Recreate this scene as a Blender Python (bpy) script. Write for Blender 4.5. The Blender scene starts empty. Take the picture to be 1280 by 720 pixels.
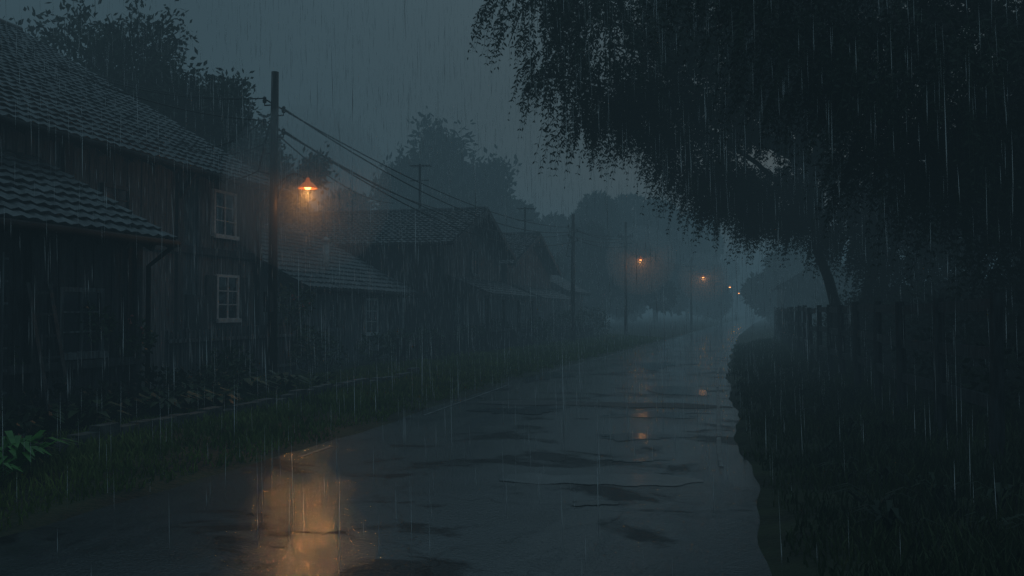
import bpy, math, random
import numpy as np
from mathutils import Vector, Matrix
random.seed(7); rng=np.random.default_rng(11)
scene=bpy.context.scene
COL=scene.collection

# ------------------------------------------------------------------ helpers
def mat_new(name):
    m=bpy.data.materials.new(name); m.use_nodes=True
    nt=m.node_tree; nt.nodes.clear()
    out=nt.nodes.new('ShaderNodeOutputMaterial')
    return m,nt,out
def noise_mat(name,c1,c2,scale=5,rough=(0.5,0.8),stretch=(1,1,1),bump=0.2,bscale=None,spec=0.5,detail=6,bdist=0.02,ramp=(0.35,0.65)):
    m,nt,out=mat_new(name); N=nt.nodes; Lk=nt.links
    tc=N.new('ShaderNodeTexCoord'); mp=N.new('ShaderNodeMapping'); mp.inputs['Scale'].default_value=stretch
    Lk.new(tc.outputs['Object'],mp.inputs[0])
    nz=N.new('ShaderNodeTexNoise'); nz.inputs['Scale'].default_value=scale; nz.inputs['Detail'].default_value=detail
    Lk.new(mp.outputs[0],nz.inputs['Vector'])
    cr=N.new('ShaderNodeValToRGB'); cr.color_ramp.elements[0].position=ramp[0]; cr.color_ramp.elements[1].position=ramp[1]
    cr.color_ramp.elements[0].color=(*c1,1); cr.color_ramp.elements[1].color=(*c2,1)
    Lk.new(nz.outputs['Fac'],cr.inputs[0])
    b=N.new('ShaderNodeBsdfPrincipled'); Lk.new(cr.outputs[0],b.inputs['Base Color'])
    mr=N.new('ShaderNodeMapRange'); mr.inputs['To Min'].default_value=rough[0]; mr.inputs['To Max'].default_value=rough[1]
    nz2=N.new('ShaderNodeTexNoise'); nz2.inputs['Scale'].default_value=bscale or scale*3; nz2.inputs['Detail'].default_value=4
    Lk.new(mp.outputs[0],nz2.inputs['Vector'])
    Lk.new(nz2.outputs['Fac'],mr.inputs['Value']); Lk.new(mr.outputs[0],b.inputs['Roughness'])
    b.inputs['Specular IOR Level'].default_value=spec
    if bump>0:
        bp=N.new('ShaderNodeBump'); bp.inputs['Strength'].default_value=bump; bp.inputs['Distance'].default_value=bdist
        Lk.new(nz2.outputs['Fac'],bp.inputs['Height']); Lk.new(bp.outputs[0],b.inputs['Normal'])
    Lk.new(b.outputs[0],out.inputs[0])
    return m
def obj_from(name,verts,faces,mat,parent=None,smooth=False):
    me=bpy.data.meshes.new(name); me.from_pydata([tuple(v) for v in verts],[],faces); me.update()
    me.materials.append(mat)
    if smooth: me.polygons.foreach_set('use_smooth',[True]*len(me.polygons))
    o=bpy.data.objects.new(name,me); COL.objects.link(o)
    if parent: o.parent=parent
    return o
def obj_np(name,V,fsize,mat,parent=None,F=None):
    """V (n,3); faces either consecutive groups of fsize or index array F (m,fsize)"""
    me=bpy.data.meshes.new(name); n=len(V)
    if F is None: F=np.arange(n).reshape(-1,fsize)
    m=len(F)
    me.vertices.add(n); me.vertices.foreach_set('co',np.asarray(V,dtype=np.float32).ravel())
    me.loops.add(m*fsize); me.loops.foreach_set('vertex_index',np.asarray(F,dtype=np.int32).ravel())
    me.polygons.add(m); me.polygons.foreach_set('loop_start',np.arange(0,m*fsize,fsize,dtype=np.int32))
    me.polygons.foreach_set('loop_total',np.full(m,fsize,dtype=np.int32))
    me.update(calc_edges=True); me.validate()
    me.materials.append(mat)
    o=bpy.data.objects.new(name,me); COL.objects.link(o)
    if parent: o.parent=parent
    return o
def empty(name,loc=(0,0,0),rotz=0):
    e=bpy.data.objects.new(name,None); COL.objects.link(e); e.location=loc; e.rotation_euler=(0,0,rotz); e.empty_display_size=0.3
    return e
class MB:
    def __init__(s): s.v=[]; s.f=[]
    def box(s,x0,x1,y0,y1,z0,z1):
        b=len(s.v)
        s.v+=[(x0,y0,z0),(x1,y0,z0),(x1,y1,z0),(x0,y1,z0),(x0,y0,z1),(x1,y0,z1),(x1,y1,z1),(x0,y1,z1)]
        s.f+=[(b,b+3,b+2,b+1),(b+4,b+5,b+6,b+7),(b,b+1,b+5,b+4),(b+1,b+2,b+6,b+5),(b+2,b+3,b+7,b+6),(b+3,b,b+4,b+7)]
    def hexa(s,p):
        b=len(s.v); s.v+=[tuple(q) for q in p]
        s.f+=[(b,b+3,b+2,b+1),(b+4,b+5,b+6,b+7),(b,b+1,b+5,b+4),(b+1,b+2,b+6,b+5),(b+2,b+3,b+7,b+6),(b+3,b,b+4,b+7)]
    def beam(s,a,b_,w,h):
        a=Vector(a); b_=Vector(b_); d=(b_-a).normalized()
        up=Vector((0,0,1)) if abs(d.z)<0.95 else Vector((1,0,0))
        sd=d.cross(up).normalized(); u=sd.cross(d).normalized(); w/=2; h/=2
        s.hexa([a-sd*w-u*h,a+sd*w-u*h,b_+sd*w-u*h,b_-sd*w-u*h,a-sd*w+u*h,a+sd*w+u*h,b_+sd*w+u*h,b_-sd*w+u*h])
    def tube(s,pts,rad,n=8,cap=True):
        pts=[Vector(p) for p in pts]
        if not hasattr(rad,'__len__'): rad=[rad]*len(pts)
        base=len(s.v); 
        ref=Vector((0.13,0.9,0.31)).normalized()
        for i,p in enumerate(pts):
            d=(pts[min(i+1,len(pts)-1)]-pts[max(i-1,0)]).normalized()
            a=d.cross(ref)
            if a.length<0.05: a=d.cross(Vector((1,0,0)))
            a.normalize(); c=d.cross(a)
            for k in range(n):
                t=2*math.pi*k/n
                s.v.append(tuple(p+(a*math.cos(t)+c*math.sin(t))*rad[i]))
        for i in range(len(pts)-1):
            for k in range(n):
                s.f.append((base+i*n+k,base+i*n+(k+1)%n,base+(i+1)*n+(k+1)%n,base+(i+1)*n+k))
        if cap:
            s.f.append(tuple(base+k for k in range(n))[::-1]); s.f.append(tuple(base+(len(pts)-1)*n+k for k in range(n)))
    def lathe(s,cx,cy,prof,n=20):
        b=len(s.v)
        for r,z in prof:
            for k in range(n):
                t=2*math.pi*k/n; s.v.append((cx+r*math.cos(t),cy+r*math.sin(t),z))
        for i in range(len(prof)-1):
            for k in range(n):
                s.f.append((b+i*n+k,b+i*n+(k+1)%n,b+(i+1)*n+(k+1)%n,b+(i+1)*n+k))
    def done(s,name,mat,parent=None,smooth=False): return obj_from(name,s.v,s.f,mat,parent,smooth)
def unit(a): return a/np.maximum(np.linalg.norm(a,axis=-1,keepdims=True),1e-6)

# ------------------------------------------------------------------ materials
M_wood=noise_mat('weathered_wood',(0.04,0.045,0.049),(0.19,0.203,0.21),scale=3,stretch=(6,6,0.6),rough=(0.4,0.8),bump=0.5,bscale=14,spec=0.35)
M_wooddk=noise_mat('dark_timber',(0.018,0.019,0.02),(0.065,0.069,0.072),scale=4,stretch=(5,5,0.8),rough=(0.35,0.65),bump=0.4,bscale=16,spec=0.35)
M_gutter=noise_mat('old_gutter',(0.02,0.021,0.022),(0.05,0.052,0.053),scale=4,rough=(0.7,0.9),bump=0.1,spec=0.1)
M_pole=noise_mat('creosoted_pole',(0.02,0.018,0.016),(0.065,0.058,0.05),scale=6,stretch=(4,4,0.3),rough=(0.25,0.5),bump=0.5,bscale=20)
M_tile=noise_mat('wet_roof_tile',(0.025,0.027,0.03),(0.12,0.125,0.13),scale=3.2,rough=(0.28,0.5),bump=0.3,bscale=25,spec=0.5)
M_white=noise_mat('white_window_paint',(0.5,0.51,0.51),(0.75,0.75,0.73),scale=9,rough=(0.3,0.5),bump=0.1)
M_metal=noise_mat('dull_metal',(0.08,0.08,0.085),(0.16,0.16,0.16),scale=9,rough=(0.25,0.5),bump=0.1)
M_wire=noise_mat('wire_black',(0.015,0.015,0.015),(0.025,0.025,0.025),scale=9,rough=(0.4,0.5),bump=0)
M_stone=noise_mat('mossy_stone',(0.05,0.055,0.045),(0.16,0.16,0.15),scale=6,rough=(0.4,0.8),bump=0.6,bscale=18)
M_leafdk=noise_mat('leaf_dark',(0.013,0.02,0.012),(0.034,0.05,0.028),scale=1.6,rough=(0.4,0.65),bump=0,spec=0.25)
M_leaf=noise_mat('leaf_mid',(0.022,0.04,0.016),(0.055,0.09,0.036),scale=2.5,rough=(0.35,0.6),bump=0,spec=0.4)
M_leafbr=noise_mat('leaf_bright',(0.045,0.16,0.02),(0.08,0.27,0.035),scale=6,rough=(0.3,0.5),bump=0)
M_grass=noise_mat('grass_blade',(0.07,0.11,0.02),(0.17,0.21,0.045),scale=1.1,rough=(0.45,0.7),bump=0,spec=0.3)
M_grassdk=noise_mat('shaded_bank_grass',(0.02,0.035,0.012),(0.055,0.075,0.022),scale=1.1,rough=(0.5,0.7),bump=0,spec=0.3)  # darker copy of the grass, hedge shade put into its colour
M_bark=noise_mat('bark',(0.02,0.017,0.014),(0.07,0.06,0.05),scale=5,stretch=(3,3,0.7),rough=(0.5,0.8),bump=0.7,bscale=15)
M_petal=noise_mat('petal_pink',(0.35,0.08,0.08),(0.5,0.14,0.12),scale=9,rough=(0.5,0.7),bump=0)
def glass_mat():
    m,nt,out=mat_new('window_glass'); b=nt.nodes.new('ShaderNodeBsdfPrincipled')
    tc=nt.nodes.new('ShaderNodeTexCoord'); nz=nt.nodes.new('ShaderNodeTexNoise'); nz.inputs['Scale'].default_value=3
    nt.links.new(tc.outputs['Object'],nz.inputs['Vector'])
    bp=nt.nodes.new('ShaderNodeBump'); bp.inputs['Strength'].default_value=0.15; nt.links.new(nz.outputs['Fac'],bp.inputs['Height'])
    nt.links.new(bp.outputs[0],b.inputs['Normal'])
    b.inputs['Base Color'].default_value=(0.02,0.024,0.03,1); b.inputs['Roughness'].default_value=0.08; b.inputs['Specular IOR Level'].default_value=0.8
    nt.links.new(b.outputs[0],out.inputs[0]); return m
M_glass=glass_mat()
def emis(name,c,s):
    m,nt,out=mat_new(name); e=nt.nodes.new('ShaderNodeEmission'); e.inputs[0].default_value=(*c,1); e.inputs[1].default_value=s
    nt.links.new(e.outputs[0],out.inputs[0]); return m
M_bulb=emis('sodium_bulb',(1.0,0.36,0.08),14)
M_bulbfar=emis('distant_sodium_bulb',(1.0,0.38,0.10),9)
def shade_mat():
    m,nt,out=mat_new('lamp_shade_glowing'); b=nt.nodes.new('ShaderNodeBsdfPrincipled')
    b.inputs['Base Color'].default_value=(0.35,0.12,0.05,1); b.inputs['Roughness'].default_value=0.35
    b.inputs['Emission Color'].default_value=(1.0,0.22,0.07,1); b.inputs['Emission Strength'].default_value=0.32
    nt.links.new(b.outputs[0],out.inputs[0]); return m
M_shade=shade_mat()

# ------------------------------------------------------------------ road geometry functions
Ly=[-40,-12,0,7,8.8,11.7,16.8,24.8,35,44.8,70,140,300,600]; Lx=[-10,-6.8,-5.4,-4.4,-3.9,-2.95,-1.7,0.1,3.0,5.9,13.2,33,80,168]
Ry=[-40,-12,0,6.4,12.4,19,26.3,42,70,140,300,600]; Rx=[-8,-2.2,0.45,1.85,3.12,4.65,6.3,10.3,17.8,38,86,174]
def Ledge(y): return np.interp(y,Ly,Lx)
def Redge(y): return np.interp(y,Ry,Rx)
def wob(x,y):
    return 0.5*np.sin(x*1.3+y*0.7)+0.3*np.sin(x*2.9-y*1.7+1.0)+0.2*np.sin(x*0.4+y*4.1+2.0)
def gz(x,y):
    x=np.asarray(x,dtype=float); y=np.asarray(y,dtype=float)
    w=wob(x,y)
    dl=Ledge(y)-x+0.12*w; dr=x-Redge(y)+0.12*w
    zl=np.interp(dl,[-0.5,0,0.25,0.8,2,4,8,60],[-0.06,0.0,0.035,0.07,0.13,0.22,0.28,0.6])
    zr=np.interp(dr,[-0.5,0,0.3,1,2,3.2,6,60],[-0.06,0.0,0.03,0.07,0.22,0.55,0.95,1.5])
    z=np.where(dl>-0.5,zl,np.where(dr>-0.5,zr,-0.06))
    return z+np.where((dl>0.3)|(dr>0.3),0.035*w,0)

# ground sheet
ys=np.concatenate([np.arange(-40,2,1.5),np.arange(2,30,0.25),np.arange(30,70,0.8),np.arange(70,160,4),np.linspace(165,900,25)])
offs=np.concatenate([-np.geomspace(400,9.2,26),np.arange(-9,9,0.16),np.geomspace(9.2,400,26)])
cx=(Ledge(ys)+Redge(ys))/2
X=cx[:,None]+offs[None,:]; Y=np.repeat(ys[:,None],len(offs),1); Z=gz(X,Y)
nr,nc=X.shape
V=np.stack([X,Y,Z],-1).reshape(-1,3)
i,j=np.meshgrid(np.arange(nr-1),np.arange(nc-1),indexing='ij'); a=(i*nc+j).ravel()
F=np.stack([a,a+1,a+nc+1,a+nc],-1)
M_ground=noise_mat('wet_soil_and_grass',(0.018,0.02,0.012),(0.05,0.06,0.028),scale=1.2,rough=(0.6,0.9),bump=0.8,bscale=14,bdist=0.05,spec=0.25)
g=obj_np('ground',V,4,M_ground,F=F); g.data.polygons.foreach_set('use_smooth',[True]*len(g.data.polygons))

# road material: asphalt under a film of rain water
def road_mat():
    m,nt,out=mat_new('wet_asphalt'); N=nt.nodes; K=nt.links
    def math_(op,a=None,b=None,v=None):
        q=N.new('ShaderNodeMath'); q.operation=op
        if a is not None: K.new(a,q.inputs[0])
        if b is not None: K.new(b,q.inputs[1])
        if v is not None: q.inputs[1].default_value=v
        return q.outputs[0]
    def noise(vec,scale,det=5,ro=.5,dist=0):
        q=N.new('ShaderNodeTexNoise'); q.inputs['Scale'].default_value=scale; q.inputs['Detail'].default_value=det; q.inputs['Roughness'].default_value=ro; q.inputs['Distortion'].default_value=dist
        K.new(vec,q.inputs['Vector']); return q.outputs['Fac']
    def rng_(val,a,b,c,d):
        q=N.new('ShaderNodeMapRange'); q.inputs['From Min'].default_value=a; q.inputs['From Max'].default_value=b; q.inputs['To Min'].default_value=c; q.inputs['To Max'].default_value=d
        K.new(val,q.inputs['Value']); return q.outputs[0]
    tc=N.new('ShaderNodeTexCoord'); O=tc.outputs['Object']
    rot=N.new('ShaderNodeMapping'); rot.inputs['Rotation'].default_value=(0,0,math.radians(13.5)); K.new(O,rot.inputs[0])
    st=N.new('ShaderNodeMapping'); st.inputs['Scale'].default_value=(0.8,0.25,1); K.new(rot.outputs[0],st.inputs[0])
    st2=N.new('ShaderNodeMapping'); st2.inputs['Scale'].default_value=(0.45,0.6,1); st2.inputs['Location'].default_value=(3.1,1.7,0); K.new(rot.outputs[0],st2.inputs[0])
    pud=rng_(noise(st.outputs[0],1.7,8,.62,.6),0.48,0.55,0,1)
    tone=noise(rot.outputs[0],0.9,8,.65)
    dry=rng_(noise(st2.outputs[0],1.5,8,.6,.5),0.54,0.60,0,1)    # coarse worn patches that shed the water
    crk=N.new('ShaderNodeTexVoronoi'); crk.feature='DISTANCE_TO_EDGE'; crk.inputs['Scale'].default_value=0.42
    nv=N.new('ShaderNodeTexNoise'); nv.inputs['Scale'].default_value=3; nv.inputs['Detail'].default_value=6; K.new(O,nv.inputs['Vector'])
    va=N.new('ShaderNodeVectorMath'); va.operation='MULTIPLY_ADD'; K.new(nv.outputs['Color'],va.inputs[0]); va.inputs[1].default_value=(0.9,0.9,0); K.new(O,va.inputs[2])
    K.new(va.outputs[0],crk.inputs['Vector'])
    crack=rng_(crk.outputs['Distance'],0.0,0.010,.7,0)
    cr=N.new('ShaderNodeValToRGB'); cr.color_ramp.elements[0].color=(0.022,0.025,0.028,1); cr.color_ramp.elements[1].color=(0.07,0.077,0.085,1)
    cr.color_ramp.elements[0].position=0.35; cr.color_ramp.elements[1].position=0.68; K.new(tone,cr.inputs[0])
    mx=N.new('ShaderNodeMix'); mx.data_type='RGBA'; mx.inputs['B'].default_value=(0.011,0.012,0.013,1); K.new(math_('MAXIMUM',dry,crack),mx.inputs['Factor']); K.new(cr.outputs[0],mx.inputs['A'])
    b=N.new('ShaderNodeBsdfPrincipled'); K.new(mx.outputs['Result'],b.inputs['Base Color'])
    K.new(rng_(tone,.3,.7,.4,.6),b.inputs['Roughness']); b.inputs['Specular IOR Level'].default_value=0.05
    vor=N.new('ShaderNodeTexVoronoi'); vor.inputs['Scale'].default_value=42; K.new(O,vor.inputs['Vector'])
    agg=math_('ADD',noise(O,50,4),vor.outputs['Distance'])
    bp=N.new('ShaderNodeBump'); bp.inputs['Distance'].default_value=0.006; bp.inputs['Strength'].default_value=0.6; K.new(agg,bp.inputs['Height']); K.new(bp.outputs[0],b.inputs['Normal'])
    # water film
    cw=N.new('ShaderNodeMath'); cw.operation='SUBTRACT'; K.new(rng_(dry,0,1,1.0,0.45),cw.inputs[0]); K.new(rng_(crack,0,1,0,.4),cw.inputs[1]); cw.use_clamp=True
    K.new(cw.outputs[0],b.inputs['Coat Weight']); b.inputs['Coat IOR'].default_value=2.1
    K.new(rng_(pud,0,1,0.07,0.035),b.inputs['Coat Roughness'])
    f1=N.new('ShaderNodeBump'); f1.inputs['Distance'].default_value=0.006; K.new(rng_(pud,0,1,.45,.2),f1.inputs['Strength']); K.new(agg,f1.inputs['Height'])
    f2=N.new('ShaderNodeBump'); f2.inputs['Distance'].default_value=0.008; f2.inputs['Strength'].default_value=0.55; K.new(noise(O,26,4,.6),f2.inputs['Height']); K.new(f1.outputs[0],f2.inputs['Normal'])
    K.new(f2.outputs[0],b.inputs['Coat Normal'])
    K.new(b.outputs[0],out.inputs[0]); return m
M_road=road_mat()
ysr=np.concatenate([np.arange(-40,2,1.5),np.arange(2,40,0.4),np.arange(40,160,3),np.linspace(165,590,20)])
tt=np.linspace(0,1,15)
le=Ledge(ysr)-0.45; re=Redge(ysr)+0.45
Xr=le[:,None]+(re-le)[:,None]*tt[None,:]; Yr=np.repeat(ysr[:,None],15,1)
Zr=0.03*(1-(2*tt-1)**2)[None,:]*np.ones_like(Xr)
# shallow wheel ruts
for c in (0.3,0.62): Zr-=0.012*np.exp(-((tt-c)/0.06)**2)[None,:]
V=np.stack([Xr,Yr,Zr],-1).reshape(-1,3); nr,nc=Xr.shape
i,j=np.meshgrid(np.arange(nr-1),np.arange(nc-1),indexing='ij'); a=(i*nc+j).ravel(); F=np.stack([a,a+1,a+nc+1,a+nc],-1)
o=obj_np('road',V,4,M_road,F=F); o.data.polygons.foreach_set('use_smooth',[True]*len(o.data.polygons))
def roadz(x,y):
    l=Ledge(y)-0.45; r=Redge(y)+0.45; t=(x-l)/(r-l); z=0.03*(1-(2*t-1)**2)
    for c in (0.3,0.62): z-=0.012*math.exp(-((t-c)/0.06)**2)
    return z
# worn edge lines
M_line=noise_mat('worn_road_paint',(0.06,0.06,0.06),(0.34,0.35,0.35),scale=6,rough=(0.2,0.4),bump=0.2,bscale=40)
mb=MB()
def ribbon(mb,xf,y0,y1,w,step,skip):
    y=y0
    while y<y1:
        n=random.uniform(0.3,1.6)*max(1,y/25)
        if random.random()>skip:
            yy=y
            while yy<y+n-step*0.5:
                b=len(mb.v)
                for q in (yy,yy+step):
                    for sgn in (-1,1):
                        x=xf(q)+sgn*w/2*random.uniform(.7,1.1); mb.v.append((x,q,roadz(x,q)+0.006))
                mb.f.append((b,b+1,b+3,b+2)); yy+=step
        y+=n
ribbon(mb,lambda y:float(Redge(y))-0.24,9,95,0.07,0.15,0.2)
ribbon(mb,lambda y:float(Ledge(y))+0.22,11,95,0.06,0.15,0.4)
mb.done('road_edge_marking',M_line)
# dark strip across the road
M_patch=noise_mat('dark_strip',(0.010,0.011,0.012),(0.03,0.031,0.033),scale=7,rough=(0.3,0.5),bump=0.5,bscale=50,spec=0.6)
M_slab=noise_mat('worn_smooth_repair',(0.05,0.053,0.057),(0.11,0.115,0.12),scale=5,rough=(0.08,0.2),bump=0.15,bscale=40,spec=1.0,bdist=0.005)
def patch(mb,y0,y1,fx0,fx1,skew,n=60):
    b=len(mb.v)
    l=float(Ledge(y0)); r=float(Redge(y0))
    for k in range(n+1):
        t=k/n; x=l+(r-l)*(fx0+(fx1-fx0)*t)
        tp=min(1,8*t,8*(1-t)); c=(y0+y1)/2; hw=(y1-y0)/2*(0.25+0.75*tp)
        for sg in (-1,1):
            q=c+sg*hw+skew*t+0.05*math.sin(9*t+sg)+0.035*math.sin(31*t+2*sg)+random.uniform(-.015,.015)
            mb.v.append((x,q,roadz(x,q)+0.005))
    for k in range(n): mb.f.append((b+2*k,b+2*k+2,b+2*k+3,b+2*k+1))
mb=MB(); patch(mb,18.1,19.0,0.12,0.99,-0.9); mb.done('dark_road_strip',M_patch)
mb=MB(); patch(mb,9.75,10.35,0.56,0.93,-0.12); patch(mb,20.2,22.6,0.72,0.95,-.2); mb.done('worn_repair_slab',M_slab)
# standing water
M_water=noise_mat('puddle_water',(0.012,0.014,0.016),(0.02,0.022,0.024),scale=3,rough=(0.02,0.07),bump=0.12,bscale=22,spec=0.8)
mb=MB()
def puddle(cx_,cy_,rx,ry,ph):
    b=len(mb.v); n=56; mb.v.append((cx_,cy_,roadz(cx_,cy_)+0.0075))
    for k in range(n):
        t=2*math.pi*k/n; q=1+0.22*math.sin(3*t+ph)+0.16*math.sin(7*t+2*ph)+.1*math.sin(13*t+ph)
        x=cx_+rx*q*math.cos(t)+0.25*ry*math.sin(t); y=cy_+ry*q*math.sin(t); mb.v.append((x,y,roadz(x,y)+0.0065))
    for k in range(n): mb.f.append((b,b+1+k,b+1+(k+1)%n))
for a_ in [(1.55,11.3,.36,.14,0),(.78,8.75,.22,.12,2),(2.6,16.2,.8,.45,4),(.2,17.0,.8,.6,5),(1.0,26,.6,1.6,1),(5.0,31,.6,2.0,6),(1.9,13.4,.6,.34,1)]: puddle(*a_)
mb.done('puddle',M_water,smooth=True)

# ------------------------------------------------------------------ buildings
TH=math.atan2(0.970,0.243)
def tiled(mb,p0,u,v,lu,lv,tw=0.26,tl=0.34,amp=0.035):
    """pantile surface: p0 eave corner, u unit along eave, v unit up the slope"""
    u=np.array(u,float); v=np.array(v,float); p0=np.array(p0,float); n=np.cross(u,v); 
    if n[2]<0: n=-n
    nt_=max(1,int(round(lu/tw))); nrw=max(1,int(round(lv/tl))); tw=lu/nt_; tl=lv/nrw; S=4
    prof=[(k/S) for k in range(S)]
    us=[(i+q)*tw for i in range(nt_) for q in prof]+[lu]
    hs=[amp*(0.5+0.5*math.cos(2*math.pi*q)) for i in range(nt_) for q in prof]+[amp]
    jit=[random.uniform(-0.011,0.011) for _ in range(nt_*nrw+nt_+5)]
    for r in range(nrw):
        b=len(mb.v)
        for vv,hh in ((r*tl-0.03,-0.005),(r*tl-0.03,0.045),((r+1)*tl-0.031,0.0)):
            for k,(uu,h) in enumerate(zip(us,hs)):
                p=p0+u*uu+v*(vv+jit[(r*7+k//S)%len(jit)])+n*(h+hh+jit[r*nt_+k//S])
                mb.v.append(tuple(p))
        m=len(us)
        for a_ in range(2):
            for k in range(m-1):
                mb.f.append((b+a_*m+k,b+a_*m+k+1,b+(a_+1)*m+k+1,b+(a_+1)*m+k))
def planks(mb,axis,fixed,t0,t1,zb,ztop,w=0.2,out=-1):
    """vertical boards; axis 'x' => wall along x at y=fixed, 'y' => wall along y at x=fixed. ztop: function of t"""
    t=t0
    while t<t1-0.02:
        e=min(t+w*random.uniform(0.85,1.15),t1)
        th=0.035+random.uniform(0,0.03); g=0.010
        za,zb2=ztop(t+g),ztop(e-g)
        f0=fixed; f1=fixed+out*th
        if axis=='x':
            p=[(t+g,f0,zb),(e-g,f0,zb),(e-g,f1,zb),(t+g,f1,zb),(t+g,f0,za),(e-g,f0,zb2),(e-g,f1,zb2),(t+g,f1,za)]
        else:
            p=[(f0,t+g,zb),(f0,e-g,zb),(f1,e-g,zb),(f1,t+g,zb),(f0,t+g,za),(f0,e-g,zb2),(f1,e-g,zb2),(f1,t+g,za)]
        mb.hexa(p); t=e
def window(par,axis,fixed,c,z0,z1,w,out=-1,shutters=False,nm='window',fm=None):
    """frame, mullions and glass standing proud of the boards"""
    fr=MB(); gl=MB()
    def bx(m,a0,a1,d0,d1,q0,q1):
        A,B=sorted((fixed+out*d0,fixed+out*d1))
        if axis=='x': m.box(a0,a1,A,B,q0,q1)
        else: m.box(A,B,a0,a1,q0,q1)
    a0,a1=c-w/2,c+w/2; f=0.07
    bx(fr,a0-f,a0,0.03,0.12,z0-f,z1+f); bx(fr,a1,a1+f,0.03,0.12,z0-f,z1+f)
    bx(fr,a0,a1,0.03,0.118,z1,z1+f); bx(fr,a0-0.1,a1+0.1,0.122,0.18,z0-f-0.04,z0-0.01); bx(fr,a0,a1,0.03,0.118,z0-f,z0)
    bx(fr,c-0.02,c+0.02,0.08,0.11,z0,z1)
    for k in (1,2):
        zz=z0+(z1-z0)*k/3; bx(fr,a0,c-0.021,0.08,0.105,zz-0.013,zz+0.013); bx(fr,c+0.021,a1,0.08,0.105,zz-0.013,zz+0.013)
    bx(gl,a0+0.001,a1-0.001,0.068,0.079,z0+0.001,z1-0.001)
    fr.done(nm+'_frame',fm or M_white,par); gl.done(nm+'_glass',M_glass,par)
    if shutters:
        sh=MB(); bx(sh,a0-f-w*0.5,a0-f-0.01,0.07,0.11,z0-0.03,z1+0.03); bx(sh,a1+f+0.01,a1+f+w*0.5,0.07,0.11,z0-0.03,z1+0.03)
        sh.done('shutters',M_wooddk,par)
def roofx(par,x0,x1,ye,ze,yr,zr,yb,zbk,mat=M_tile,tw=0.26):
    """ridge along x. eave at y=ye z=ze, ridge yr,zr, back eave yb,zbk"""
    mb=MB(); v=np.array([0,yr-ye,zr-ze]); lv=np.linalg.norm(v)
    tiled(mb,(x0,ye,ze),(1,0,0),v/lv,x1-x0,lv,tw=tw)
    if yb>yr:
        v2=np.array([0,yr-yb,zr-zbk]); lv2=np.linalg.norm(v2)
        tiled(mb,(x0,yb,zbk),(1,0,0),v2/lv2,x1-x0,lv2,tw=tw)
    mb.done('roof_tiles',mat,par)
    tr=MB()
    for xx in (x0-0.02,x1+0.02):
        tr.beam((xx,ye,ze-0.09),(xx,yr,zr-0.09),0.05,0.2)
        if yb>yr: tr.beam((xx,yb,zbk-0.09),(xx,yr+0.01,zr-0.09),0.05,0.2)
    tr.hexa([(x0+.03,ye,ze-0.10),(x1-.03,ye,ze-0.10),(x1-.03,yr,zr-0.10),(x0+.03,yr,zr-0.10),(x0+.03,ye,ze-0.06),(x1-.03,ye,ze-0.06),(x1-.03,yr,zr-0.06),(x0+.03,yr,zr-0.06)])
    k=x0+0.4
    s=(zr-ze)/(yr-ye)
    while k<x1-0.2:
        tr.beam((k,ye+0.04,ze-0.165+0.04*s),(k,ye+1.0,ze-0.165+1.0*s),0.08,0.12); k+=0.7
    tr.done('roof_timbers',M_wooddk,par)
    gt=MB(); gt.tube([(x0,ye-0.07,ze-0.05),(x1,ye-0.07,ze-0.07)],0.06,n=8); gt.done('gutter',M_gutter,par,True)
    if yb>yr:
        rd=MB(); rd.tube([(x0,yr,zr+0.03),(x1,yr,zr+0.03)],0.11,n=8); rd.done('ridge_cap',mat,par,True)
def roofy(par,y0,y1,xe,ze,xr,zr,xb,zb,mat=M_tile):
    mb=MB(); v=np.array([xr-xe,0,zr-ze]); lv=np.linalg.norm(v)
    tiled(mb,(xe,y0,ze),(0,1,0),v/lv,y1-y0,lv)
    v2=np.array([xr-xb,0,zr-zb]); lv2=np.linalg.norm(v2)
    tiled(mb,(xb,y0,zb),(0,1,0),v2/lv2,y1-y0,lv2)
    mb.done('roof_tiles',mat,par)
    tr=MB()
    for yy in (y0-0.02,y1+0.02):
        tr.beam((xe,yy,ze-0.09),(xr,yy,zr-0.09),0.05,0.22); tr.beam((xb,yy,zb-0.09),(xr+.01,yy,zr-0.09),0.05,0.22)
    for (xa,za) in ((xe,ze),(xb,zb)):
        A=[(xa,y0+.03,za-.10),(xa,y1-.03,za-.10),(xr,y1-.03,zr-.10),(xr,y0+.03,zr-.10)]
        tr.hexa(A+[(p[0],p[1],p[2]+0.04) for p in A])
    tr.done('roof_timbers',M_wooddk,par)
    rd=MB(); rd.tube([(xr,y0,zr+0.03),(xr,y1,zr+0.03)],0.11,n=8); rd.done('ridge_cap',mat,par,True)
    gt=MB(); gt.tube([(xe-0.07,y0,ze-0.05),(xe-0.07,y1,ze-0.07)],0.06,n=8); gt.done('gutter',M_gutter,par,True)

# --- tall timber farmhouse (left) with its lean-to
H=empty('timber_farmhouse',(-6.76,23.4,0),TH)
w=MB(); planks(w,'x',0,-16,0,0,lambda t:5.3,w=0.22)
gab=lambda y: 5.3+ (min(y,16.6-y))*0.578
planks(w,'y',0,0.0,16.6,0,gab,w=0.24,out=1)
planks(w,'y',-16,0.0,16.6,0,gab,w=0.24,out=-1)
planks(w,'x',16.6,-16,0,0,lambda t:5.3,w=0.3,out=1)
w.done('plank_walls',M_wood,H)
p=MB()
for xx in (-0.08,-3.5,-7,-12): p.box(xx-0.1,xx+0.1,-0.14,-0.072,0,5.2)
p.box(-16,0.05,-0.16,-0.076,3.25,3.42)
p.beam((-0.1,-0.12,4.5),(-0.1,-0.5,5.05),0.1,0.1); p.beam((-3.5,-0.12,4.5),(-3.5,-0.5,5.05),0.1,0.1)
p.done('wall_posts_and_rail',M_wooddk,H)
roofx(H,-16.5,0.75,-0.55,5.12,8.3,10.25,17.15,5.12)
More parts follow.
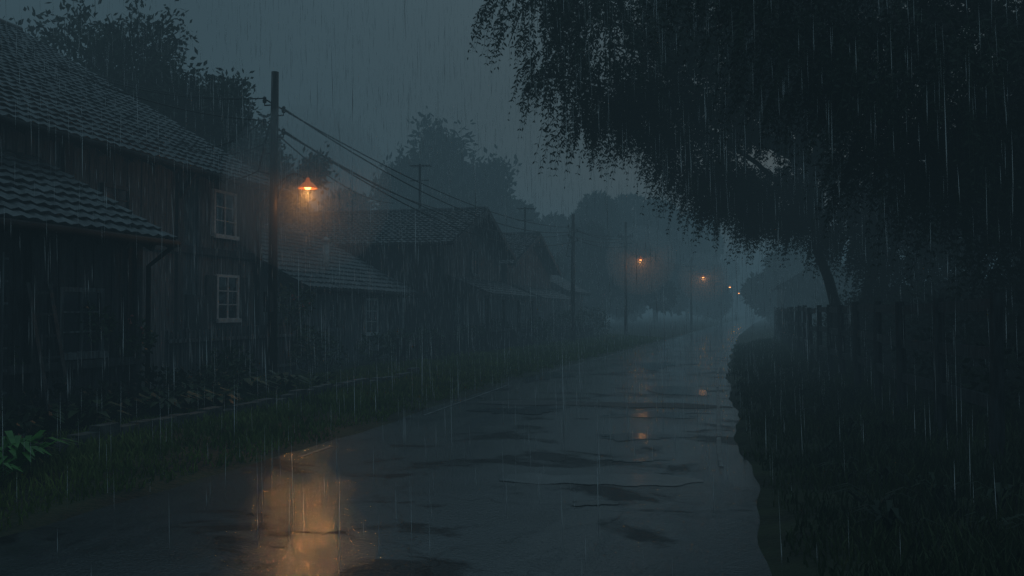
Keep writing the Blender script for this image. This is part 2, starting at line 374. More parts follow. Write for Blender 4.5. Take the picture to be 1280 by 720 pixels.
window(H,'x',0,-1.65,3.8,4.8,0.85); window(H,'x',0,-1.5,1.75,2.75,0.85,nm='lower_window',shutters=True); window(H,'x',0,-5.6,3.75,4.4,0.7,nm='side_window',fm=M_wooddk)
d=MB(); d.box(-3.2,-2.35,-0.11,-0.04,0.25,2.3); d.done('door',M_wooddk,H)
dp=MB(); dp.tube([(-0.25,-0.6,5.0),(-0.25,-0.2,4.65),(-0.25,-0.2,0.3)],0.045,n=8); dp.done('downpipe',M_gutter,H,True)

S=empty('lean_to_shed',(-6.76,23.4,0),TH)
w=MB(); planks(w,'x',-2.55,-18,-8.3,0,lambda t:3.25,w=0.2)
planks(w,'y',-8.3,-2.55,-0.07,0,lambda y:3.3+(y+2.55)*0.52,w=0.2,out=1)
w.done('plank_walls',M_wooddk,S)
mb=MB(); ze,yr,zr,ye=3.12,-0.1,4.68,-3.05
v=np.array([0,yr-ye,zr-ze]); lv=np.linalg.norm(v); tiled(mb,(-18.3,ye,ze),(1,0,0),v/lv,10.4,lv); mb.done('roof_tiles',M_tile,S)
tr=MB(); tr.beam((-7.88,ye,ze-0.09),(-7.88,yr,zr-0.09),0.05,0.2)
A=[(-18.3,ye,ze-.10),(-7.93,ye,ze-.10),(-7.93,yr,zr-.10),(-18.3,yr,zr-.10)]; tr.hexa(A+[(q[0],q[1],q[2]+0.04) for q in A])
k=-18
while k<-8: tr.beam((k,ye+.04,ze-.165),(k,ye+.9,ze+.27),0.08,0.12); k+=0.6
for xx in (-8.35,-10.6,-12.9): tr.box(xx-0.07,xx+0.07,-2.72,-2.625,0,3.1)
tr.box(-18,-8.2,-2.74,-2.64,1.05,1.17)
tr.done('timbers',M_wooddk,S)
gt=MB(); gt.tube([(-18.3,ye-.07,ze-.05),(-7.9,ye-.07,ze-.07)],0.06,n=8); gt.tube([(-8.0,ye-.07,ze-.1),(-8.1,-2.7,ze-.45),(-8.1,-2.7,0.3)],0.04,n=8); gt.done('gutter',M_gutter,S,True)
window(S,'x',-2.55,-9.6,1.3,2.2,0.8,fm=M_wood); window(S,'x',-2.55,-11.8,1.3,2.2,1.0,nm='workshop_window',fm=M_wooddk)
# trellis and leaning ladder
T=empty('trellis',(-6.76,23.4,0),TH); t_=MB()
for k in range(7): t_.box(-12.6+k*0.22,-12.57+k*0.22,-2.81,-2.785,0.3,2.7)
for k in range(8): t_.box(-12.7,-11.15,-2.782,-2.762,0.5+k*0.3,0.53+k*0.3)
t_.done('slats',M_wood,T)
Ld=empty('wooden_ladder',(-6.76,23.4,0),TH); t_=MB()
for xx in (-10.9,-10.5): t_.beam((xx,-3.3,0.2),(xx+.05,-2.8,2.3),0.05,0.07)
for k in range(7):
    q=k/7+0.08; t_.beam((-10.9+.05*q,-3.3+.5*q,.2+2.1*q),(-10.5+.05*q,-3.3+.5*q,.2+2.1*q),0.035,0.035)
t_.done('rails_and_rungs',M_wooddk,Ld)

# --- low cottage
C=empty('low_cottage',(-6.25,25.6,0),TH)
w=MB(); planks(w,'x',0,0,8.4,0,lambda t:2.85,w=0.2)
gb=lambda y:2.85+min(y,7-y)*0.53
planks(w,'y',0,0,7,0,gb,out=-1); planks(w,'y',8.4,0,7,0,gb,out=1); planks(w,'x',7,0,8.4,0,lambda t:2.85,w=0.3,out=1); w.done('plank_walls',M_wood,C)
roofx(C,-0.35,8.8,-0.5,2.6,3.5,4.75,7.5,2.6)
window(C,'x',0,5.3,1.2,2.3,0.95,shutters=False); window(C,'x',0,2.2,1.4,2.2,0.8,nm='near_window',fm=M_wood)
d=MB(); d.box(7.0,7.9,-0.1,-0.04,0.2,2.2); d.done('door',M_wooddk,C)
c_=MB(); c_.tube([(4.0,1.0,3.2),(4.0,1.0,4.25)],0.11,n=12); c_.lathe(4.0,1.0,[(0.11,4.25),(0.2,4.3),(0.02,4.42)],12); c_.done('flue_pipe',M_white,C,True)

# --- middle house
B=empty('tiled_gable_house',(-2.84,35,0),TH)
w=MB(); gx=lambda x:4.75+min(x,9-x)*0.38
planks(w,'x',0,0,9,0,gx,w=0.24); planks(w,'y',0,0,15,0,lambda t:4.75,w=0.24,out=-1); planks(w,'y',9,0,15,0,lambda t:4.75,w=0.3,out=1); planks(w,'x',15,0,9,0,gx,w=0.3,out=1)
w.done('plank_walls',M_wooddk,B)
roofy(B,-0.7,15.4,-0.55,4.6,4.5,6.45,9.55,4.6)
window(B,'x',0,2.3,1.3,2.5,0.9,fm=M_wood); window(B,'x',0,6.3,1.3,2.5,0.9,nm='window_far'); window(B,'x',0,4.5,3.6,4.6,0.9,nm='attic_window',fm=M_wood)
window(B,'y',0,2.0,1.3,2.4,0.9,nm='end_window')
pr=MB(); v=np.array([0,1.9,0.75]); lv=np.linalg.norm(v); tiled(pr,(0.3,-2.0,2.6),(1,0,0),v/lv,8.2,lv); pr.done('porch_roof_tiles',M_tile,B)
pp=MB()
for xx in (0.4,3,5.7,8.4): pp.box(xx-.07,xx+.07,-1.9,-1.76,0,2.55)
pp.box(0.3,8.5,-1.91,-1.75,2.42,2.55)
for k in range(40): pp.box(0.5+k*0.2,0.54+k*0.2,-1.86,-1.82,0.4,1.1)
pp.box(0.47,8.33,-1.88,-1.80,1.101,1.16)
pp.done('porch_posts',M_wooddk,B)

def antenna(par,x,y,z,h):
    m=MB(); m.tube([(x,y,z),(x,y,z+h)],0.055,n=6); m.tube([(x-.2,y-.55,z+h-.12),(x+.2,y+.55,z+h-.02)],0.03,n=5)
    for k in range(6):
        q=-.5+k*.19; m.tube([(x+q*.4-.25,y+q,z+h-.1+q*.08),(x+q*.4+.25,y+q-.05,z+h-.1+q*.08)],0.018,n=4)
    m.tube([(x,y-.45,z+h-.75),(x,y+.45,z+h-.75)],0.022,n=5)
    m.done('tv_antenna',M_wooddk,par)
antenna(B,4.5,2.5,6.4,2.2)

B3=empty('gabled_barn',(-0.3,45.2,0),TH)
w=MB(); gx3=lambda x:4.5+min(x,11-x)*0.34
planks(w,'x',0,0,11,0,gx3,w=0.3); planks(w,'y',0,0,10,0,lambda t:4.5,w=0.3,out=-1); planks(w,'y',11,0,10,0,lambda t:4.5,w=0.3,out=1); w.done('plank_walls',M_wooddk,B3)
roofy(B3,-0.6,10.4,-0.5,4.35,5.5,6.35,11.5,4.35); antenna(B3,5.5,0.3,6.3,1.6)
pr=MB(); v=np.array([0,1.7,0.7]); lv=np.linalg.norm(v); tiled(pr,(0.3,-1.8,2.6),(1,0,0),v/lv,10,lv); pr.done('porch_roof_tiles',M_tile,B3)
window(B3,'x',0,3,1.2,2.3,0.9); window(B3,'x',0,8,1.2,2.3,0.9,nm='window_far')
B4=empty('roadside_cottage',(3.2,59,0),TH)
w=MB(); planks(w,'x',0,0,9,0,lambda t:3.5,w=0.3); gb4=lambda y:3.5+min(y,7-y)*0.55; planks(w,'y',0,0,7,0,gb4,w=0.3,out=-1); planks(w,'y',9,0,7,0,gb4,w=0.3,out=1); w.done('plank_walls',M_wooddk,B4)
roofx(B4,-0.4,9.4,-0.5,3.3,3.5,5.5,7.5,3.3); window(B4,'x',0,3,1.2,2.3,0.9); window(B4,'y',0,2.5,1.2,2.3,0.9,nm='end_window')
# house on the right bank, far
R5=empty('bank_house',(22.0,72,0.6),TH)
w=MB(); gb5=lambda y:3.6+min(y,7-y)*0.6
w2=lambda y:gb5(-y)
planks(w,'x',0,0,9,-.8,lambda t:3.6,w=0.3,out=1); planks(w,'x',-7,0,9,-.8,lambda t:3.6,w=0.3); planks(w,'y',0,-7,0,-.8,w2,w=0.3,out=-1); planks(w,'y',9,-7,0,-.8,w2,w=0.3,out=1); w.done('plank_walls',M_wooddk,R5)
roofx(R5,-0.4,9.4,-7.5,3.3,-3.5,5.7,0.5,3.3)

# ------------------------------------------------------------------ poles, lamps, wires
def point(loc,power,rad,par,color=(1.0,0.40,0.11)):
    l=bpy.data.lights.new('lamp_light','POINT'); l.energy=power; l.color=color; l.shadow_soft_size=rad
    o=bpy.data.objects.new('lamp_light',l); COL.objects.link(o); o.location=loc; o.parent=par
def halo_mat():
    m,nt,out=mat_new('lit_mist'); s=nt.nodes.new('ShaderNodeVolumeScatter'); s.inputs['Color'].default_value=(1,1,1,1); s.inputs['Density'].default_value=0.16; s.inputs['Anisotropy'].default_value=0.0
    nt.links.new(s.outputs[0],out.inputs['Volume']); return m
M_halo=halo_mat()
def pole(name,x,y,h,lamp_z=None,arm=0.9,r=0.115,power=30,crossarm=True,halo=0,bulb=None,bs=1.0):
    z0=float(gz(x,y))-0.2
    E=empty(name,(x,y,0),TH-math.pi/2)
    m=MB(); m.tube([(0,0,z0),(0,0,h*0.5),(0.02,0,h)],[r,r*0.88,r*0.72],n=12); m.done('pole_shaft',M_pole,E,True)
    m=MB()
    if crossarm:
        m.beam((-0.55,0.12,h-1.0),(0.5,0.12,h-1.0),0.09,0.09); m.beam((-0.4,0.12,h-1.45),(0.4,0.12,h-1.45),0.07,0.07)
        for q in (-0.5,-0.3,0.3,0.46):
            m.lathe(q,0.12,[(0.01,h-.95),(0.035,h-.94),(0.045,h-.88),(0.03,h-.84),(0.04,h-.8),(0.005,h-.76)],8)
    else:
        for (q,s_) in ((h-.75,-1),(h-1.0,1),(h-1.25,-1),(h-1.5,1),(h-1.85,-1)):
            m.tube([(0,0,q),(s_*.24,0,q),(s_*.24,0,q+.07)],0.016,n=6)
            m.lathe(s_*.24,0,[(0.01,q+.05),(0.04,q+.06),(0.05,q+.11),(0.035,q+.14),(0.045,q+.18),(0.005,q+.21)],8)
        m.tube([(-.38,0,h-2.25),(-.12,0,h-1.2)],0.022,n=6); m.tube([(-.38,0,h-2.25),(0,0,h-2.35)],0.022,n=6)
        m.box(-.08,.08,-.27,-.11,1.9,2.35)
    m.done('crossarms_and_insulators',M_wooddk,E)
    if lamp_z:
        L=lamp_z; m=MB(); pts=[]
        for k in range(9):
            t=k/8; pts.append((0.05+arm*t*0.98,0,L-0.05+0.32*math.sin(math.pi*min(1,t*1.05)*0.85)))
        pts[-1]=(arm,0,L+0.12)
        m.tube(pts,0.024,n=8); m.beam((0.06,0,L-.35),(0.35,0,L+0.19),0.028,0.028); m.done('lamp_arm',M_metal,E,True)
        m=MB(); m.lathe(arm,0,[(0.03,L+.16),(0.05,L+.10),(0.07,L+.06),(0.13,L+.02),(0.22,L-.07),(0.225,L-.09),(0.20,L-.075),(0.12,L+.0),(0.05,L+.05)],24); m.done('lamp_shade',M_shade,E,True)
        m=MB(); m.lathe(arm,0,[(0.001,L-.11*bs),(0.05*bs,L-.10*bs),(0.075*bs,L-.06),(0.06,L-.01),(0.03,L+.03)],14); m.done('bulb',bulb or M_bulb,E,True)
        point((arm,0,L-0.11*bs-.07),power,0.06,E)
        if halo:
            bpy.ops.mesh.primitive_uv_sphere_add(segments=24,ring_count=12,radius=halo); s=bpy.context.object; s.name='lit_mist'; s.location=(arm,0,L-0.1); s.parent=E; s.data.materials.append(M_halo)
    return E
L1=pole('street_lamp',-5.4,20,7.35,lamp_z=4.75,arm=0.85,power=11,halo=1.9,crossarm=False)
# added spot that draws the lamp's orange streak on the wet road (target given in the lamp's own frame)
sp=bpy.data.lights.new('streak_spot','SPOT'); sp.energy=130; sp.color=(1.0,0.46,0.12); sp.spot_size=math.radians(66); sp.spot_blend=1.0; sp.shadow_soft_size=0.07
so_=bpy.data.objects.new('streak_spot',sp); COL.objects.link(so_); so_.parent=L1
hp=Vector((0.85,0,4.53)); tgt=Vector((6.9,-12.6,0.2))
so_.location=hp; so_.rotation_euler=(tgt-hp).to_track_quat('-Z','Y').to_euler()
pole('utility_pole',3.3,48,7.2,r=0.13,crossarm=False)
pole('street_lamp',7.7,60,8.0,lamp_z=5.5,arm=1.0,power=22,halo=2.4,bulb=M_bulbfar,bs=1.2)
pole('street_lamp',18.2,90,7.5,lamp_z=5.5,arm=1.2,power=24,halo=2.6,bulb=M_bulbfar,bs=1.5)
pole('street_lamp',29.5,125,7.5,lamp_z=5.5,arm=1.2,power=26,bulb=M_bulbfar,bs=1.8)
pole('street_lamp',41.0,165,7.5,lamp_z=5.5,arm=1.2,power=26,bulb=M_bulbfar,bs=2)
WR=MB()
def wire(a,b,sag,r=0.014):
    a=Vector(a); b=Vector(b); n=18
    WR.tube([a.lerp(b,k/n)-Vector((0,0,sag*4*(k/n)*(1-k/n))) for k in range(n+1)],r,n=5,cap=False)
P1=(-5.4,20); P2=(3.3,48); P3=(7.7,60); P4=(18.2,90)
for dx,z,z2,s in ((-0.24,6.75,6.5,0.7),(0.24,6.5,6.3,1.0),(0.24,6.0,5.8,1.2),(-0.24,6.25,6.1,1.0)):
    wire((P1[0]+dx,P1[1],z),(P2[0]+dx,P2[1],z2),s,.018)
    wire((P2[0]+dx,P2[1],z2),(P3[0]+dx,P3[1],z2+.6),0.25,.018); wire((P3[0]+dx,P3[1],z2+.6),(P4[0]+dx,P4[1],z2+.3),0.7,0.018)
wire((P1[0]-.24,P1[1],6.75),(-11.8,22,8.3),0.35); wire((P1[0]-.24,P1[1],6.25),(-9.3,17.5,6.9),0.25)
wire((P1[0]-.24,P1[1],5.7),(-7.9,21.5,5.9),0.2); wire((P1[0]-.24,P1[1],6.75),(-11.5,24.5,8.5),0.2)
wire((P1[0]-.35,P1[1],5.1),(-7.6,20.9,5.3),0.25); wire((P1[0],P1[1],6.0),(-4.9,36.5,6.4),0.4,.018)
wire((P1[0]-.24,P1[1],6.25),(-8.6,22,6.3),0.45); wire((P1[0]+.24,P1[1],6.0),(-1.6,39.5,6.3),0.5,.018)
WR.done('overhead_wires',M_wire)

# ------------------------------------------------------------------ foliage generators
def diamonds(base,dirv,ln,wd):
    n=len(base); r=rng.normal(size=(n,3)); wv=unit(np.cross(dirv,r))
    ln=np.broadcast_to(np.asarray(ln).reshape(-1,1),(n,1)); wd=np.broadcast_to(np.asarray(wd).reshape(-1,1),(n,1))
    mid=base+dirv*ln*0.45
    return np.stack([base,mid+wv*wd/2,base+dirv*ln,mid-wv*wd/2],1).reshape(-1,3)
def fronds(starts,outd,length,K,leaf,wid):
    S=len(starts); t=(np.arange(K)+0.5)/K
    ln=length*rng.uniform(0.5,1.35,(S,1,1))
    down=np.array([0,0,-1.0])
    pos=starts[:,None,:]+outd[:,None,:]*ln*0.55*(t*(1-0.35*t))[None,:,None]+down*ln*0.95*(t**1.4)[None,:,None]
    side=unit(rng.normal(size=(S,1,3))*np.array([1,1,0.15]))
    out=[]
    for sg in (-1,1):
        d=side*sg*0.8+np.array([0,0,-0.65])+rng.normal(size=(S,K,3))*0.22
        d=unit(np.broadcast_to(d,(S,K,3)))
        l=leaf*rng.uniform(0.7,1.15,(S,K))*(1-0.45*t[None,:]**3)
        out.append(diamonds(pos.reshape(-1,3),d.reshape(-1,3),l.ravel(),(l*wid).ravel()))
    st=pos[:,[0,K//2,K//2,K-1],:]; w=side*0.004
    stem=np.stack([st[:,0]-w[:,0],st[:,0]+w[:,0],st[:,1]+w[:,0],st[:,1]-w[:,0],st[:,2]-w[:,0],st[:,2]+w[:,0],st[:,3]+w[:,0]*.5,st[:,3]-w[:,0]*.5],1).reshape(-1,3)
    out.append(stem)
    return np.concatenate(out)
def in_ball(n,c,r,shell=0.0,flat=1.0):
    d=unit(rng.normal(size=(n,3))); q=rng.uniform(shell,1,(n,1))**(1/2.2)
    p=d*q*np.array([r,r,r*flat]); return p+np.array(c),d
def weeping_tree(name,base,forks,clumps,trunk_r,dens=1.0,leaf=0.13,K=9,flen=1.05):
    E=empty(name,(0,0,0)); m=MB(); b=Vector(base); b.z=float(gz(base[0],base[1]))-0.3
    pts=[b]+[Vector(p) for p in forks]
    m.tube(pts,[trunk_r*(1.25 if k==0 else 1-0.1*k) for k in range(len(pts))],n=12)
    for c in clumps:
        tg=Vector(c[:3]); st=pts[-1] if random.random()<0.7 else pts[-2]
        mid=st.lerp(tg,0.5)+Vector((random.uniform(-.3,.3),random.uniform(-.3,.3),0.5+0.1*(tg-st).length))
        cur=[]
        for k in range(8):
            t=k/7; cur.append(st*(1-t)**2+mid*2*t*(1-t)+tg*t*t+Vector((random.uniform(-.06,.06),)*3))
        m.tube(cur,[trunk_r*0.36*(1-t/8)+0.015 for t in range(8)],n=7,cap=False)
        for q in range(7):
            s=cur[random.randint(3,7)]; d=Vector((random.gauss(0,1),random.gauss(0,1),random.gauss(0,0.5))).normalized()*c[3]*0.9
            m.tube([s,s+d*0.5+Vector((0,0,.2)),s+d+Vector((0,0,-.15))],[0.03,0.018,0.006],n=5,cap=False)
    m.done('trunk_and_limbs',M_bark,E,True)
    Vs=[]
    for c in clumps:
        n=int(dens*(c[4] if len(c)>4 else 1.0)*180*c[3]**2.2); p,d=in_ball(n,c[:3],c[3],shell=0.1,flat=0.8)
        d[:,2]=np.abs(d[:,2])*0.3; Vs.append(fronds(p,unit(d),flen,K,leaf,0.42))
    obj_np('hanging_foliage',np.concatenate(Vs),4,M_leafdk,E)
weeping_tree('weeping_tree',(9.05,24.5,0),[(8.95,24.4,1.9),(8.65,24.2,2.8),(8.3,24,3.5),(8.1,23.8,4.3),(8.1,23.6,5.6)],
  [(0.45,18,8.3,1.1,.7),(0.95,18,6.7,.8,.6),(1.3,18.4,5.9,.55,.7),(2.0,18,7.4,1.35),(2.6,19.5,6.5,.9),(1.95,18.6,6.2,.6),(3.3,20,6.5,1.2,1.2),(4.3,21,5.7,1.1,1.3),(5.1,21.8,5.1,.9,1.5),(5.9,23,5.1,1.0,1.6),(7.2,24,5.1,1.1,1.8),
   (4.6,19,7.4,1.8),(8.6,23,5.6,1.5),(10.3,22,5.2,1.8),(11.0,20,4.4,1.7),(12.4,22,3.6,1.8),(5,21,9.4,2.2),(9,23,8.8,2.6),(2,19,9.6,1.6),(6.5,21,7.2,1.9,1.2),(6.8,20,9.6,2.2),
   (6.6,23.2,4.5,.6,2),(8.9,23,4.2,1.0,1.8),(9.9,22.4,3.7,1.3,1.4),(7.7,23.2,4.4,.6,2),(9.7,22.2,2.9,.8,1.5)],0.17)
weeping_tree('weeping_tree',(9.6,14.5,0),[(9.5,14.5,1.8),(9.2,14.3,3.4),(8.6,14,5.0),(8.0,13.6,6.2)],
  [(3.6,12,6.15,.9,.8),(4.2,12.5,5.5,1.0,1.3),(5.1,12,5.2,1.1,1.5),(6.1,12,5.0,1.3,1.4),(6.8,12,4.3,1.1,1.5),(6.6,13,3.9,1.0,1.5),(5.6,13,4.4,.9,1.4),(3.0,12.5,6.9,1.0),(5.5,13,7.4,1.9),(8,13,7,2),(8,14,5,1.6),(8.6,13,3.8,1.4),(9.5,15,5,2),(7.3,12.6,3.0,.8,1.3)],0.3,leaf=0.105)

def grow(m,p,d,ln,r,lev,tips,spread=0.55,up=0.15):
    q=[p]; n=4; rad=[r]
    for k in range(n):
        d=(d+Vector((random.gauss(0,.12),random.gauss(0,.12),random.gauss(0,.08)+up*0.3))).normalized()
        p=p+d*ln/n; q.append(p); rad.append(r*(1-0.45*(k+1)/n))
        if lev<=1: tips.append((p,d,lev))
    m.tube(q,rad,n=8 if lev>2 else 4,cap=False)
    if lev==0: return
    for k in range(4):
        a=Vector((random.gauss(0,1),random.gauss(0,1),random.gauss(0,.6))).normalized()
        nd=(d*(1-spread)+a*spread+Vector((0,0,up))).normalized()
        grow(m,q[random.randint(2,4)],nd,ln*random.uniform(.55,.8),r*.5,lev-1,tips,spread,up)
def broadleaf(name,base,h,r,lev=4,leaf=0.2,per=9,mat=M_leafdk,z0=None,trunk=None,sp=0.35):
    E=empty(name,(0,0,0)); m=MB(); tips=[]
    b=Vector(base); b.z=float(gz(base[0],base[1]))-0.3 if z0 is None else z0
    tl=trunk or h*0.35; m.tube([b,b+Vector((.1,.05,tl*.6)),b+Vector((0,.1,tl))],[r*1.3,r,r*.9],n=10)
    for k in range(5):
        a=2*math.pi*k/5+random.uniform(-.4,.4); d=Vector((math.cos(a)*.65,math.sin(a)*.65,random.uniform(.6,1.2))).normalized()
        grow(m,b+Vector((0,.1,tl*random.uniform(.8,1))),d,h*0.24,r*.55,lev-1,tips)
    grow(m,b+Vector((0,.1,tl)),Vector((0,0,1)),h*0.28,r*.7,lev-1,tips)
    m.done('trunk_and_branches',M_bark,E,True)
    P=np.array([t[0] for t in tips]); D=np.array([t[1] for t in tips])
    P=np.repeat(P,per,0)+rng.normal(size=(len(P)*per,3))*sp; D=unit(np.repeat(D,per,0)+rng.normal(size=(len(P),3))*0.8)
    obj_np('foliage',diamonds(P,D,leaf*rng.uniform(.6,1.3,len(P)),leaf*0.5*rng.uniform(.7,1.2,len(P))),4,mat,E)
broadleaf('garden_tree',(-13.6,31,0),13.2,0.25,lev=4,leaf=0.25,per=20,sp=.24)
broadleaf('garden_tree',(-10.6,33.5,0),10.2,0.2,lev=4,leaf=0.24,per=18,sp=.24)
broadleaf('garden_tree',(-21.5,34,0),15.5,0.3,lev=4,leaf=0.3,per=17)
broadleaf('large_tree',(-9.5,92,0),20,0.5,lev=4,leaf=0.75,per=22,sp=0.8)
broadleaf('large_tree',(-4.5,94,0),19,0.5,lev=4,leaf=0.75,per=20,sp=0.8)

def leafcloud(clumps,leaf,per,flat=0.8,shell=0.3):
    Vs=[]
    for c in clumps:
        n=int(per*c[3]**2); p,d=in_ball(n,c[:3],c[3],shell,flat); dd=unit(d+rng.normal(size=(n,3))*0.7)
        Vs.append(diamonds(p,dd,leaf*rng.uniform(.6,1.3,n),leaf*.55*rng.uniform(.7,1.3,n)))
    return np.concatenate(Vs)
# distant mass of trees, both sides
cl=[]
def treemass(x,y,h,w):
    for k in range(14):
        t=random.random(); a=random.uniform(0,6.28); rr=w*(1-0.75*t**2)*random.uniform(.2,.95)
        cl.append((x+rr*math.cos(a),y+rr*math.sin(a),h*(0.2+0.75*t),w*random.uniform(.22,.45)))
for (x,y,h,w) in [(0,100,13,6),(5,108,12,6),(10,106,15,6),(15,120,16,7),(21,130,17,7),(27,150,18,8),(-16,90,13,6),(-24,88,14,7),(-33,95,14,7),(7,90,9,5),(13,98,9,5),(34,172,19,9),(-45,100,15,8),(2,80,7,4),(41,215,20,10),(55,250,20,10),
   (33,105,8,5),(39,118,10,6),(49,145,11,7),(60,168,13,8),(72,205,14,8),(26,66,5,2.5),(82,250,16,9)]: treemass(x,y,h,w)
obj_np('distant_trees',leafcloud(cl,0.75,190,flat=1.0),4,M_leafdk)
m=MB()
for (x,y) in [(0,100),(10,106),(21,130),(-24,88),(34,172),(33,105),(39,118)]: m.tube([(x,y,0),(x,y,7)],[.4,.25],n=6)
m.done('distant_tree_trunks',M_bark)

def shrub(name,clumps,leaf,per,mat=M_leaf):
    E=empty(name,(0,0,0)); cc=[]; m=MB()
    for (x,y,h,r) in clumps:
        g0=float(gz(x,y)); cc.append((x,y,g0+h,r))
        for k in range(5): m.tube([(x,y,g0-.1),(x+random.uniform(-.5,.5)*r,y+random.uniform(-.5,.5)*r,g0+h)],[.03,.01],n=5,cap=False)
    m.done('stems',M_bark,E); obj_np('leaves',leafcloud(cc,leaf,per,shell=.15),4,mat,E)
shrub('shrub',[(-5.4,16.5,.4,.5),(-5.7,17.6,.5,.55),(-6.0,18.6,.55,.6)],0.12,1300)
shrub('shrub',[(-6.6,11.2,.3,.45),(-6.3,12.2,.35,.5),(-6.1,13.3,.3,.45),(-5.9,14.6,.4,.5),(-5.7,15.6,.35,.45),(-5.75,10.3,.25,.4)],0.12,1300,M_leafdk)
shrub('shrub',[(-5.9,21.4,.6,.7),(-5.7,22.4,.9,.7),(-5.5,23.6,.7,.7),(-5.2,25,.5,.6),(-5.7,23.2,1.9,.55)],0.13,1100)
shrub('shrub',[(-4.3,28,.5,.6),(-3.8,30,.6,.6),(-3.1,32,.5,.7),(-1.7,36,.6,.7),(-.7,39,.7,.8),(1.1,43,.7,.9),(3.0,50,.9,1.1),(4.9,56,.9,1.3)],0.16,900)
shrub('hedge',[(6.4+.245*k+random.uniform(-.3,.3)+ .9*(k%3),10.5+k*1.0,.5+.3*(k%3),.75+.25*(k%2)) for k in range(24)],0.12,1100,M_leafdk)
shrub('hedge',[(7.3+.245*k,8.0+k*1.4,.9,1.2) for k in range(14)],0.12,1100,M_leafdk)
shrub('climbing_rose',[(-7.4,11.8,1.6,.35),(-6.6,13.8,1.5,.4),(-6.35,14.6,1.2,.45),(-7.2,12.4,1.1,.4)],0.09,2600)
# flowers
m=MB()
for (x,y,z) in [(-6.9,13.6,1.75),(-6.75,13.9,1.6),(-6.3,14.5,1.7),(-6.2,14.7,1.5),(-7.1,12.5,1.6),(-5.6,22.9,2.2),(-5.4,23.3,2.0)]:
    for q in range(5):
        a=random.uniform(0,6.28); m.lathe(x+.08*math.cos(a),y+.08*math.sin(a),[(0.002,z+.03*q),(0.03,z+.03*q+.01),(0.02,z+.03*q+.03),(0.002,z+.03*q+.035)],6)
m.done('rose_blossoms',M_petal)
def rosette(name,pts,leaf,n,mat,hgt=0.5,wd=.13):
    Vs=[]
    for (x,y,s) in pts:
        g0=float(gz(x,y))
        for k in range(n):
            a=random.uniform(0,6.28); L=leaf*s*random.uniform(.7,1.2); el=random.uniform(.5,1.25)
            p0=np.array([x,y,g0]); dh=np.array([math.cos(a),math.sin(a),0]); sd=np.array([-math.sin(a),math.cos(a),0])
            p1=p0+dh*L*.35*math.cos(el)+np.array([0,0,L*.6*math.sin(el)]); p2=p1+dh*L*.35+np.array([0,0,L*.18]); p3=p2+dh*L*.35+np.array([0,0,-L*.12]); w=L*wd
            Vs+=[p0-sd*.006,p0+sd*.006,p1+sd*w*.6,p1-sd*w*.6,p1-sd*w*.6,p1+sd*w*.6,p2+sd*w,p2-sd*w,p2-sd*w,p2+sd*w,p3+sd*.004,p3-sd*.004]
    obj_np(name,np.array(Vs),4,mat)
rosette('hosta_plants',[(-5.7+.24*(y-12)-.2*random.random()-.3+random.uniform(-.6,.3),y,random.uniform(.6,1.1)) for y in np.arange(8.8,19.5,0.25)],0.6,24,M_leaf,wd=.10)
rosette('fern_plant',[(-5.35,9.6,1.0),(-5.6,9.8,.8),(-5.3,9.1,.6)],0.6,34,M_leafbr,wd=.06)
rosette('verge_weeds',[(float(Redge(y))+random.uniform(1.0,2.8),y,random.uniform(.5,.9)) for y in np.arange(6,24,0.4)],0.42,14,M_leafdk,wd=.07)

# grass
def grass(n,side,ymax,dmax,h=(0.08,0.26),bw=0.012):
    y=5+(ymax-5)*rng.uniform(0,1,n)**1.5; dd=rng.uniform(0,1,n)**0.8*dmax
    x=np.where(side<0,Ledge(y)-dd-0.02,Redge(y)+dd+0.02)
    keep=(dd>0.22+0.2*wob(x*3,y*3)); x,y,dd=x[keep],y[keep],dd[keep]; n=len(x)
    keep=rng.uniform(0,1,n)<0.6+0.45*wob(x*1.7,y*1.7); x,y,dd=x[keep],y[keep],dd[keep]; n=len(x)
    z=gz(x,y)-0.01; H_=rng.uniform(*h,n)*(0.6+0.55*np.minimum(dd,1.5)); a=rng.uniform(0,6.28,n); w=bw*(1+y/14)
    le_=rng.uniform(.1,.6,n)*H_; b_=rng.uniform(0,6.28,n)
    P=np.stack([x,y,z],-1); sd=np.stack([np.cos(a),np.sin(a),0*a],-1)*w[:,None]/2
    M1=P+np.stack([np.cos(b_)*le_*.35,np.sin(b_)*le_*.35,H_*.6],-1); T1=P+np.stack([np.cos(b_)*le_,np.sin(b_)*le_,H_],-1)
    return np.stack([P-sd,P+sd,M1+sd*.8,M1-sd*.8, M1-sd*.8,M1+sd*.8,T1+sd*.1,T1-sd*.1],1).reshape(-1,3)
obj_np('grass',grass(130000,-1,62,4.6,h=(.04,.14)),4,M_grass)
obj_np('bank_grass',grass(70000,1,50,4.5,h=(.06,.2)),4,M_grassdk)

# low stone edging, barrel, fences
E=empty('stone_edging'); m=MB(); y=8.5
while y<24:
    x=-5.2+.243*(y-13)*0.95; g0=float(gz(x,y)); l=random.uniform(.28,.5); h=random.uniform(.16,.26); w_=.2
    a=Vector((x,y,g0+h/2-.03)); b=a+Vector((.236,.972,0))*l; m.beam(a,b,w_*random.uniform(.8,1.1),h); y+=l+.02
m.done('edging_stones',M_stone,E)
K=empty('wooden_barrel',(-5.95,19.2,float(gz(-5.95,19.2)))); m=MB()
m.lathe(0,0,[(0.01,0),(.26,0),(.30,.2),(.32,.42),(.30,.64),(.26,.84),(.24,.84),(.24,.78),(.01,.78)],20); m.done('staves',M_wood,K,True)
m=MB()
for zz,r_ in ((.12,.292),(.3,.322),(.56,.318),(.74,.287)): m.lathe(0,0,[(r_-.004,zz-.025),(r_+.006,zz-.02),(r_+.006,zz+.02),(r_-.004,zz+.025)],20)
m.done('hoops',M_metal,K)
Fg=empty('garden_fence'); m=MB()
